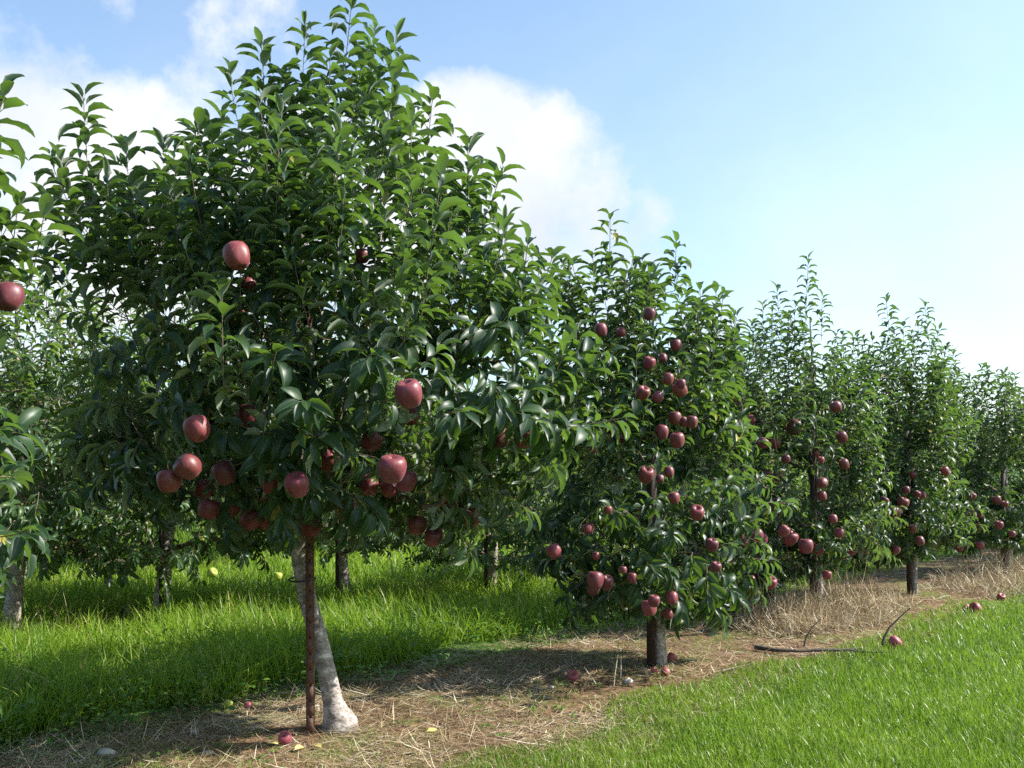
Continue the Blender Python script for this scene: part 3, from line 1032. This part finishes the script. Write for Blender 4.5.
ORD = ['leftmost', 'second from the left', 'third from the left', 'fourth from the left', 'fifth from the left', 'sixth from the left', 'seventh from the left', 'eighth from the left',
       'ninth from the left', 'tenth from the left', 'eleventh from the left', 'twelfth from the left']
BANDS = {1: ['anywhere'], 2: ['high up', 'low down'], 3: ['high up', 'at mid height', 'low down'], 4: ['near the top', 'at mid height', 'low down', 'along the bottom'],
         5: ['near the top', 'fairly high', 'at mid height', 'low down', 'along the bottom']}
for nm, lst, Y, r in (('nearest big tree', AP1, Y1, 1.0), ('second tree', AP2, Y2, .75), ('third tree', AP3, Y3, .75), ('fourth tree', AP4, Y4, .7), ('fifth tree', AP5, Y5, .7)):
    lst = sorted(ap_depth(lst, Y, r), key=lambda a: a[1])
    nb = min(5, max(2, math.ceil(len(lst) / 9)))
    size = math.ceil(len(lst) / nb)
    for bi in range(nb):
        bl = sorted(lst[bi * size:(bi + 1) * size], key=lambda a: a[0])
        for k, a in enumerate(bl):
            rank = 'rightmost' if k == len(bl) - 1 else ORD[k]
            apple(at(a[0], a[1], a[3]), a[2] / F * a[3], f'red apple hanging {BANDS[nb][bi]} in the {nm}, {rank} there', group='red apples hanging in the ' + nm)
for a in ap_depth(AP0, Y0, .9):
    apple(at(a[0], a[1], a[3]), a[2] / F * a[3], 'red apple hanging from the tree cut off at the left edge')
for px, py, d, Y, lab in ((212, 573, 10, 5.5, 'yellow-green apple hanging low in the second row beside the pale trunk'), (278, 576, 8, 5.9, 'small yellow-green apple low in the second row, just left of the leaning trunk'),
                          (447, 552, 8, 6.3, 'small yellow-green apple low in the second row, right of the nearest tree')):
    apple(at(px, py, Y), d / F * Y, lab, mesh=APY)
fallen = [(285, 745, 13, 'fallen red apple on the bare strip just left of the rusty stake', 0), (573, 685, 12, 'fallen red apple lying on the strip left of the second tree', 0),
          (228, 704, 9, 'small fallen yellow apple at the edge of the tall grass', 1), (672, 663, 10, 'fallen red apple against the foot of the second tree', 0), (666, 678, 9, 'fallen dark red apple in front of the second tree trunk', 0),
          (895, 645, 12, 'fallen pinkish apple at the mown grass edge beside the fallen branch', 0), (654, 677, 7, 'fallen brownish apple just in front of the second stake', 0),
          (976, 610, 11, 'fallen apple on the mown grass below the fifth tree, larger of two', 0), (967, 610, 7, 'fallen apple on the mown grass below the fifth tree, smaller of two', 0),
          (1001, 597, 8, 'fallen apple in dry grass near the right edge', 0), (248, 707, 8, 'fallen dark rotten apple beside the small yellow one', 0)]
for px, py, d, lab, yl in fallen:
    G = ground_pt(px, py + d * .4)
    dia = d / F * G[1]
    G[2] = float(hgt(G[0], G[1])) + dia * .42
    apple(G, dia, lab, 'fallen apple', None, APY if yl else None, (random.uniform(.3, 1.0) * random.choice((-1, 1)), random.uniform(-.6, .6), random.uniform(0, 6)))

# ------------------------------------------------------------------ stakes
def angle_stake(px, py, ptop, Y, width, mat, label, lean=0.0, holes=True, tie=None):
    G = at(px, py, Y); top = at(px + lean, ptop, Y)
    root = empty('stake', (G[0], G[1], 0)); tag(root, label, 'stake', 'stakes beside the apple trees')
    z1 = float(top[2]); dxl = float(top[0] - G[0])
    w = width; t = .004
    V = []; Q = []
    def box(x0, x1, y0, y1, z0, z1_):
        i = len(V)
        for (xx, yy) in ((x0, y0), (x1, y0), (x1, y1), (x0, y1)):
            for zz in (z0, z1_):
                V.append((xx + dxl * zz / z1, yy, zz))
        for q in ((0, 2, 3, 1), (2, 4, 5, 3), (4, 6, 7, 5), (6, 0, 1, 7), (1, 3, 5, 7), (0, 6, 4, 2)):
            Q.append(tuple(i + k for k in q))
    # U-channel section: flat face to the lane, two flanges back
    n = int(z1 / .06)
    if holes:
        hz = [(.06 * k + .03) for k in range(int(.55 / .06) * 2) if .06 * k + .03 < z1 - .05]
        z = -.03; hw = .0035
        for h in hz:
            box(-w / 2, w / 2, 0, t, z, h - .004)
            box(-w / 2, -hw, 0, t, h - .004, h + .004); box(hw, w / 2, 0, t, h - .004, h + .004)
            z = h + .004
        box(-w / 2, w / 2, 0, t, z, z1)
    else:
        box(-w / 2, w / 2, 0, t, -.03, z1)
    if holes: box(-.007, .007, t + .003, w * .8, -.03, z1 - .004)
    box(-w / 2 - .002, -w / 2 + t - .002, t * .5, w * .75, -.03, z1 - .002)
    box(w / 2 - t + .002, w / 2 + .002, t * .5, w * .75, -.03, z1 - .002)
    o = link('post', mesh_np('post', np.array(V), np.array(Q), mat, smooth=False), root)
    if tie:
        tx, ty, tz, tw, td = tie
        a = np.linspace(0, 2 * math.pi, 25)
        g = Geo()
        pts = np.stack([tx - G[0] + tw * np.cos(a), ty - G[1] + td * np.sin(a), np.full(25, tz)], 1)
        g.tube(pts, .0035, 6, False)
        link('tie', g.mesh('tie', M_TIE), root)
    return root


zt = float(at(300, 578, Y1)[2])
angle_stake(310, 742, 262, Y1 - .075, .027, M_STAKE, 'rusty brown steel stake with punched holes beside the leaning trunk', lean=-2,
            tie=(float(at(304, 578, Y1)[0]), Y1 - .03, zt, .050, .078))
Gs = ground_pt(651, 673)
angle_stake(652, 673, 388, Y2 - .05, .042, M_STAKE_DARK, 'dark square stake against the second tree trunk', holes=False, lean=0,
            tie=(float(at(656, 560, Y2)[0]), Y2 - .02, float(at(656, 560, Y2)[2]), .065, .075))
angle_stake(814, 618, 420, Y3 - .05, .036, M_STAKE_DARK, 'dark stake standing in the dry grass against the third tree', holes=False, lean=0)
angle_stake(911, 601, 430, Y4 - .05, .034, M_STAKE_DARK, 'thin dark stake against the fourth tree trunk', holes=False, lean=-4)
angle_stake(161, 614, 480, 6.1, .026, M_STAKE_DARK, 'thin dark stake left of the pale banded trunk in the second row', holes=False)
angle_stake(337, 604, 480, 6.6, .022, M_STAKE_DARK, 'thin dark stake in the second row right of the leaning trunk', holes=False)
angle_stake(486, 598, 480, 6.9, .024, M_STAKE_DARK, 'thin dark stake beside the second row trunk between nearest and second tree', holes=False)
angle_stake(1004, 577, 470, Y5 - .06, .03, M_STAKE_DARK, 'dark stake against the fifth tree trunk at the right edge', holes=False)

# ------------------------------------------------------------------ fallen branch, stalks, stones
def stick(name, pts, r, mat, label, cat, group=None, children=()):
    P = np.array(pts, float); b = P[0].copy(); b[2] = 0
    root = empty(name, b); tag(root, label, cat, group)
    g = Geo(); g.tube(P - b, np.linspace(r, r * .55, len(P)) * (1 + .15 * rng.normal(0, 1, len(P))), 8)
    link('stem' if mat is not M_STRAW_S else 'stalk', g.mesh('stem', mat), root)
    for ch, cr in children:
        C = np.array(ch, float)
        g = Geo(); g.tube(C - b, np.linspace(cr, cr * .4, len(C)), 6)
        link('side_twig', g.mesh('side_twig', mat), root)
    return root


M_STRAW_S = simple('pale_stalk', (.45, .38, .25), (.62, .55, .38), 30, .6)
def gp(px, py, z): return ground_pt(px, py, z)
YB = float(ground_pt(820, 652)[1])
main = [gp(x, y, .02 + float(hgt(*ground_pt(x, y)[:2]))) for x, y in ((755, 647), (775, 650), (800, 651), (820, 650), (845, 650), (862, 648))]
main2 = [gp(x, y, .02 + float(hgt(*ground_pt(x, y)[:2]))) for x, y in ((845, 650), (868, 652), (890, 652))]
upY = float(ground_pt(881, 650)[1])
up = [at(881, 650, upY), at(884, 638, upY + .02), at(889, 628, upY + .03), at(899, 618, upY + .05), at(910, 608, upY + .06)]
up2 = [at(803, 650, YB), at(806, 638, YB + .02), at(812, 627, YB + .03), at(820, 620, YB + .05)]
stick('fallen_branch', main, .012, M_DEAD, 'dark bare fallen branch lying along the strip below the third tree', 'branch', children=((main2, .009), (up, .008), (up2, .006)))
mk = [gp(x, y, .015 + float(hgt(*ground_pt(x, y)[:2]))) for x, y in ((722, 671), (738, 667), (755, 663))]
stick('fallen_twig', mk, .005, M_TWIG, 'short pale bare twig on the strip right of the second tree', 'twig')
for pts, lab in ((((613, 694), (615, 674), (618, 654)), 'pale upright dry stalk in front of the second tree, left of a pair'),
                 (((620, 692), (621, 672), (621, 655)), 'pale upright dry stalk in front of the second tree, right of a pair'),
                 (((603, 695), (594, 681), (584, 667)), 'pale dry stalk leaning left in front of the second tree')):
    G = ground_pt(*pts[0])
    stick('dry_stalk', [at(a, b_, G[1] + .02 * i) for i, (a, b_) in enumerate(pts)], .0032, M_STRAW_S, lab, 'stalk')


def blob(name, px, py, dpx, mat, label, cat, flat=.5, seed=0):
    G = ground_pt(px, py); d = dpx / F * G[1]
    r = np.random.default_rng(seed)
    na, nb = 14, 9
    V = []; Q = []
    ph = r.uniform(0, 6, 4)
    for i in range(nb):
        th = math.pi * i / (nb - 1)
        for j in range(na):
            a = 2 * math.pi * j / na
            R = 1 + .12 * math.sin(2 * a + ph[0]) + .08 * math.sin(3 * a + ph[1] + 2 * th) + .06 * math.sin(4 * th + ph[2] + a)
            V.append((R * math.sin(th) * math.cos(a) * d / 2, R * math.sin(th) * math.sin(a) * d / 2 * .8, R * math.cos(th) * d / 2 * flat))
    for i in range(nb - 1):
        for j in range(na):
            k = (j + 1) % na
            Q.append((i * na + j, (i + 1) * na + j, (i + 1) * na + k, i * na + k))
    o = link(name, mesh_np(name, np.array(V), np.array(Q), mat), None, (G[0], G[1], float(hgt(G[0], G[1])) + d * flat * .3))
    tag(o, label, cat)


blob('stone', 106, 762, 19, M_STONE, 'flat pale stone at the bottom left of the strip', 'stone', .45, 1)
blob('stone', 194, 737, 8, M_STONE, 'tiny pale stone left of the nearest tree on the strip', 'stone', .6, 2)
blob('stone', 207, 763, 12, M_STONE, 'flat tan stone on the strip at the bottom edge', 'stone', .4, 3)
blob('stone', 628, 690, 11, M_STONE, 'pale stone beside the dry stalks in front of the second tree', 'stone', .5, 4)
blob('stone', 551, 696, 6, M_STONE, 'small pale stone near the fallen apple left of second tree', 'stone', .6, 5)


def ground_leaf(px, py, size, label, az):
    G = ground_pt(px, py); z = float(hgt(G[0], G[1])) + .012
    s_ = size / F * G[1]
    V, Q, va, ac = leaf_geo(np.array([[0, 0, 0.]]), np.array([[math.cos(az), math.sin(az), .25]]), np.array([[.1, -.3, 1.]]), np.array([s_]), np.array([s_ * .5]), np.array([.6]), np.array([.35]), np.array([.5]))
    o = link('fallen_leaf', mesh_np('fallen_leaf', V, Q, M_DRYLEAF, {'var': va, 'across': ac}), None, (G[0], G[1], z))
    tag(o, label, 'leaf')


ground_leaf(293, 760, 15, 'yellowish fallen leaf right of the fallen apple by the stake', .9)
ground_leaf(322, 757, 13, 'pale yellow fallen leaf at the foot of the rusty stake', 2.4)
ground_leaf(268, 752, 12, 'curled fallen leaf just left of the fallen apple by the stake', -.4)
ground_leaf(425, 742, 14, 'dry fallen leaf on the strip right of the nearest tree', .3)

# ------------------------------------------------------------------ light
EL = math.radians(39); PHI = math.radians(3)     # azimuth measured from +X towards +Y
S = np.array([math.cos(EL) * math.cos(PHI), math.cos(EL) * math.sin(PHI), math.sin(EL)])
sd = bpy.data.lights.new('sun', 'SUN'); so = bpy.data.objects.new('sun', sd); COL.objects.link(so)
sd.energy = 5.0; sd.angle = math.radians(.55); sd.color = (1.0, .955, .88)
from mathutils import Vector
so.rotation_euler = Vector(S).to_track_quat('Z', 'Y').to_euler()
so.location = (5, 0, 8)

wd = bpy.data.worlds.new('World'); scene.world = wd; wd.use_nodes = True
nt = wd.node_tree
for n_ in list(nt.nodes): nt.nodes.remove(n_)
wo = nt.nodes.new('ShaderNodeOutputWorld'); bg = nt.nodes.new('ShaderNodeBackground')
sky = nt.nodes.new('ShaderNodeTexSky'); sky.sky_type = 'NISHITA'; sky.sun_disc = False
sky.sun_elevation = EL; sky.sun_rotation = math.pi / 2 - PHI; sky.air_density = 1.0; sky.dust_density = 1.4; sky.ozone_density = 1.3
tc = nt.nodes.new('ShaderNodeTexCoord'); dirv = tc.outputs['Generated']
nx = nt.nodes.new('ShaderNodeTexNoise'); nx.inputs['Scale'].default_value = 7.5; nx.inputs['Detail'].default_value = 9; nx.inputs['Roughness'].default_value = .62
L(nt, dirv, nx.inputs['Vector'])
nx2 = nt.nodes.new('ShaderNodeTexNoise'); nx2.inputs['Scale'].default_value = 2.2; nx2.inputs['Detail'].default_value = 7; nx2.inputs['Roughness'].default_value = .6
L(nt, dirv, nx2.inputs['Vector'])
dn = nt.nodes.new('ShaderNodeVectorMath'); dn.operation = 'NORMALIZE'; L(nt, dirv, dn.inputs[0])
# cloud masses, each a direction and an angular size (px, py, inner px, outer px, weight)
CL = [(470, 175, 60, 130, 1.15), (545, 195, 50, 125, 1.1), (400, 210, 70, 150, 1.05), (620, 215, 20, 75, .75), (300, 250, 90, 200, 1.0), (120, 210, 90, 150, 1.05), (5, 160, 50, 100, .9),
      (-80, 220, 120, 260, 1.0), (262, 50, 10, 95, .66), (225, 105, 10, 90, .72), (335, 70, 10, 80, .62), (10, 0, 3, 45, .55), (110, 8, 4, 34, .5), (180, 45, 2, 40, .35), (740, 330, 40, 110, .6), (1000, 265, 10, 60, .4), (560, 290, 60, 150, .8),
      (900, 440, 60, 200, .5), (1060, 420, 60, 200, .5)]
tot = None
for px, py, ri, ro, wgt in CL:
    c = unit(ray(px, py))
    dp = nt.nodes.new('ShaderNodeVectorMath'); dp.operation = 'DOT_PRODUCT'
    L(nt, dn.outputs[0], dp.inputs[0]); dp.inputs[1].default_value = tuple(c)
    mr = nt.nodes.new('ShaderNodeMapRange'); mr.interpolation_type = 'SMOOTHSTEP'
    mr.inputs['From Min'].default_value = math.cos(ro / F); mr.inputs['From Max'].default_value = math.cos(ri / F)
    mr.inputs['To Max'].default_value = wgt
    L(nt, dp.outputs['Value'], mr.inputs['Value'])
    tot = mr.outputs[0] if tot is None else math_n(nt, 'MAXIMUM', tot, mr.outputs[0])
dens = math_n(nt, 'ADD', tot, math_n(nt, 'MULTIPLY', math_n(nt, 'SUBTRACT', nx.outputs['Fac'], .5), 2.3))
cm = nt.nodes.new('ShaderNodeMapRange'); cm.interpolation_type = 'SMOOTHSTEP'
cm.inputs['From Min'].default_value = .24; cm.inputs['From Max'].default_value = 1.15
L(nt, dens, cm.inputs['Value'])
# thin veil everywhere, thicker low down
sz = nt.nodes.new('ShaderNodeSeparateXYZ'); L(nt, dn.outputs[0], sz.inputs[0])
veil = nt.nodes.new('ShaderNodeMapRange'); veil.inputs['From Min'].default_value = .50; veil.inputs['From Max'].default_value = .0
veil.inputs['To Min'].default_value = .10; veil.inputs['To Max'].default_value = .405
L(nt, sz.outputs[2], veil.inputs['Value'])
veil.inputs['To Max'].default_value = .5
vx = math_n(nt, 'ADD', veil.outputs[0], math_n(nt, 'MULTIPLY', sz.outputs[0], .08), clamp=True)
vx = math_n(nt, 'MULTIPLY', vx, math_n(nt, 'ADD', .6, math_n(nt, 'MULTIPLY', nx2.outputs['Fac'], .8)))
cl = math_n(nt, 'MAXIMUM', cm.outputs[0], vx, clamp=True)
ccol = ramp(nt, nx2.outputs['Fac'], [(.36, (4.3, 4.7, 5.2)), (.60, (6.0, 6.05, 6.1))])
skt = mix(nt, 1.0, sky.outputs[0], (1.20, 1.44, 1.52), 'MULTIPLY')
mc = mix(nt, cl, skt, ccol)
L(nt, mc, bg.inputs[0]); bg.inputs[1].default_value = .094
L(nt, bg.outputs[0], wo.inputs[0])

# ------------------------------------------------------------------ render settings
vs = scene.view_settings
vs.view_transform = 'Standard'; vs.look = 'None'; vs.gamma = 1; vs.use_curve_mapping = False
vs.exposure = 1.02
cy = scene.cycles
cy.max_bounces = 6; cy.diffuse_bounces = 3; cy.glossy_bounces = 2; cy.transmission_bounces = 4; cy.transparent_max_bounces = 4
cy.caustics_reflective = False; cy.caustics_refractive = False
cy.use_denoising = False
cy.denoiser = 'OPENIMAGEDENOISE'
cy.denoising_input_passes = 'RGB_ALBEDO_NORMAL'
cy.denoising_prefilter = 'ACCURATE'
cy.sample_clamp_indirect = 6
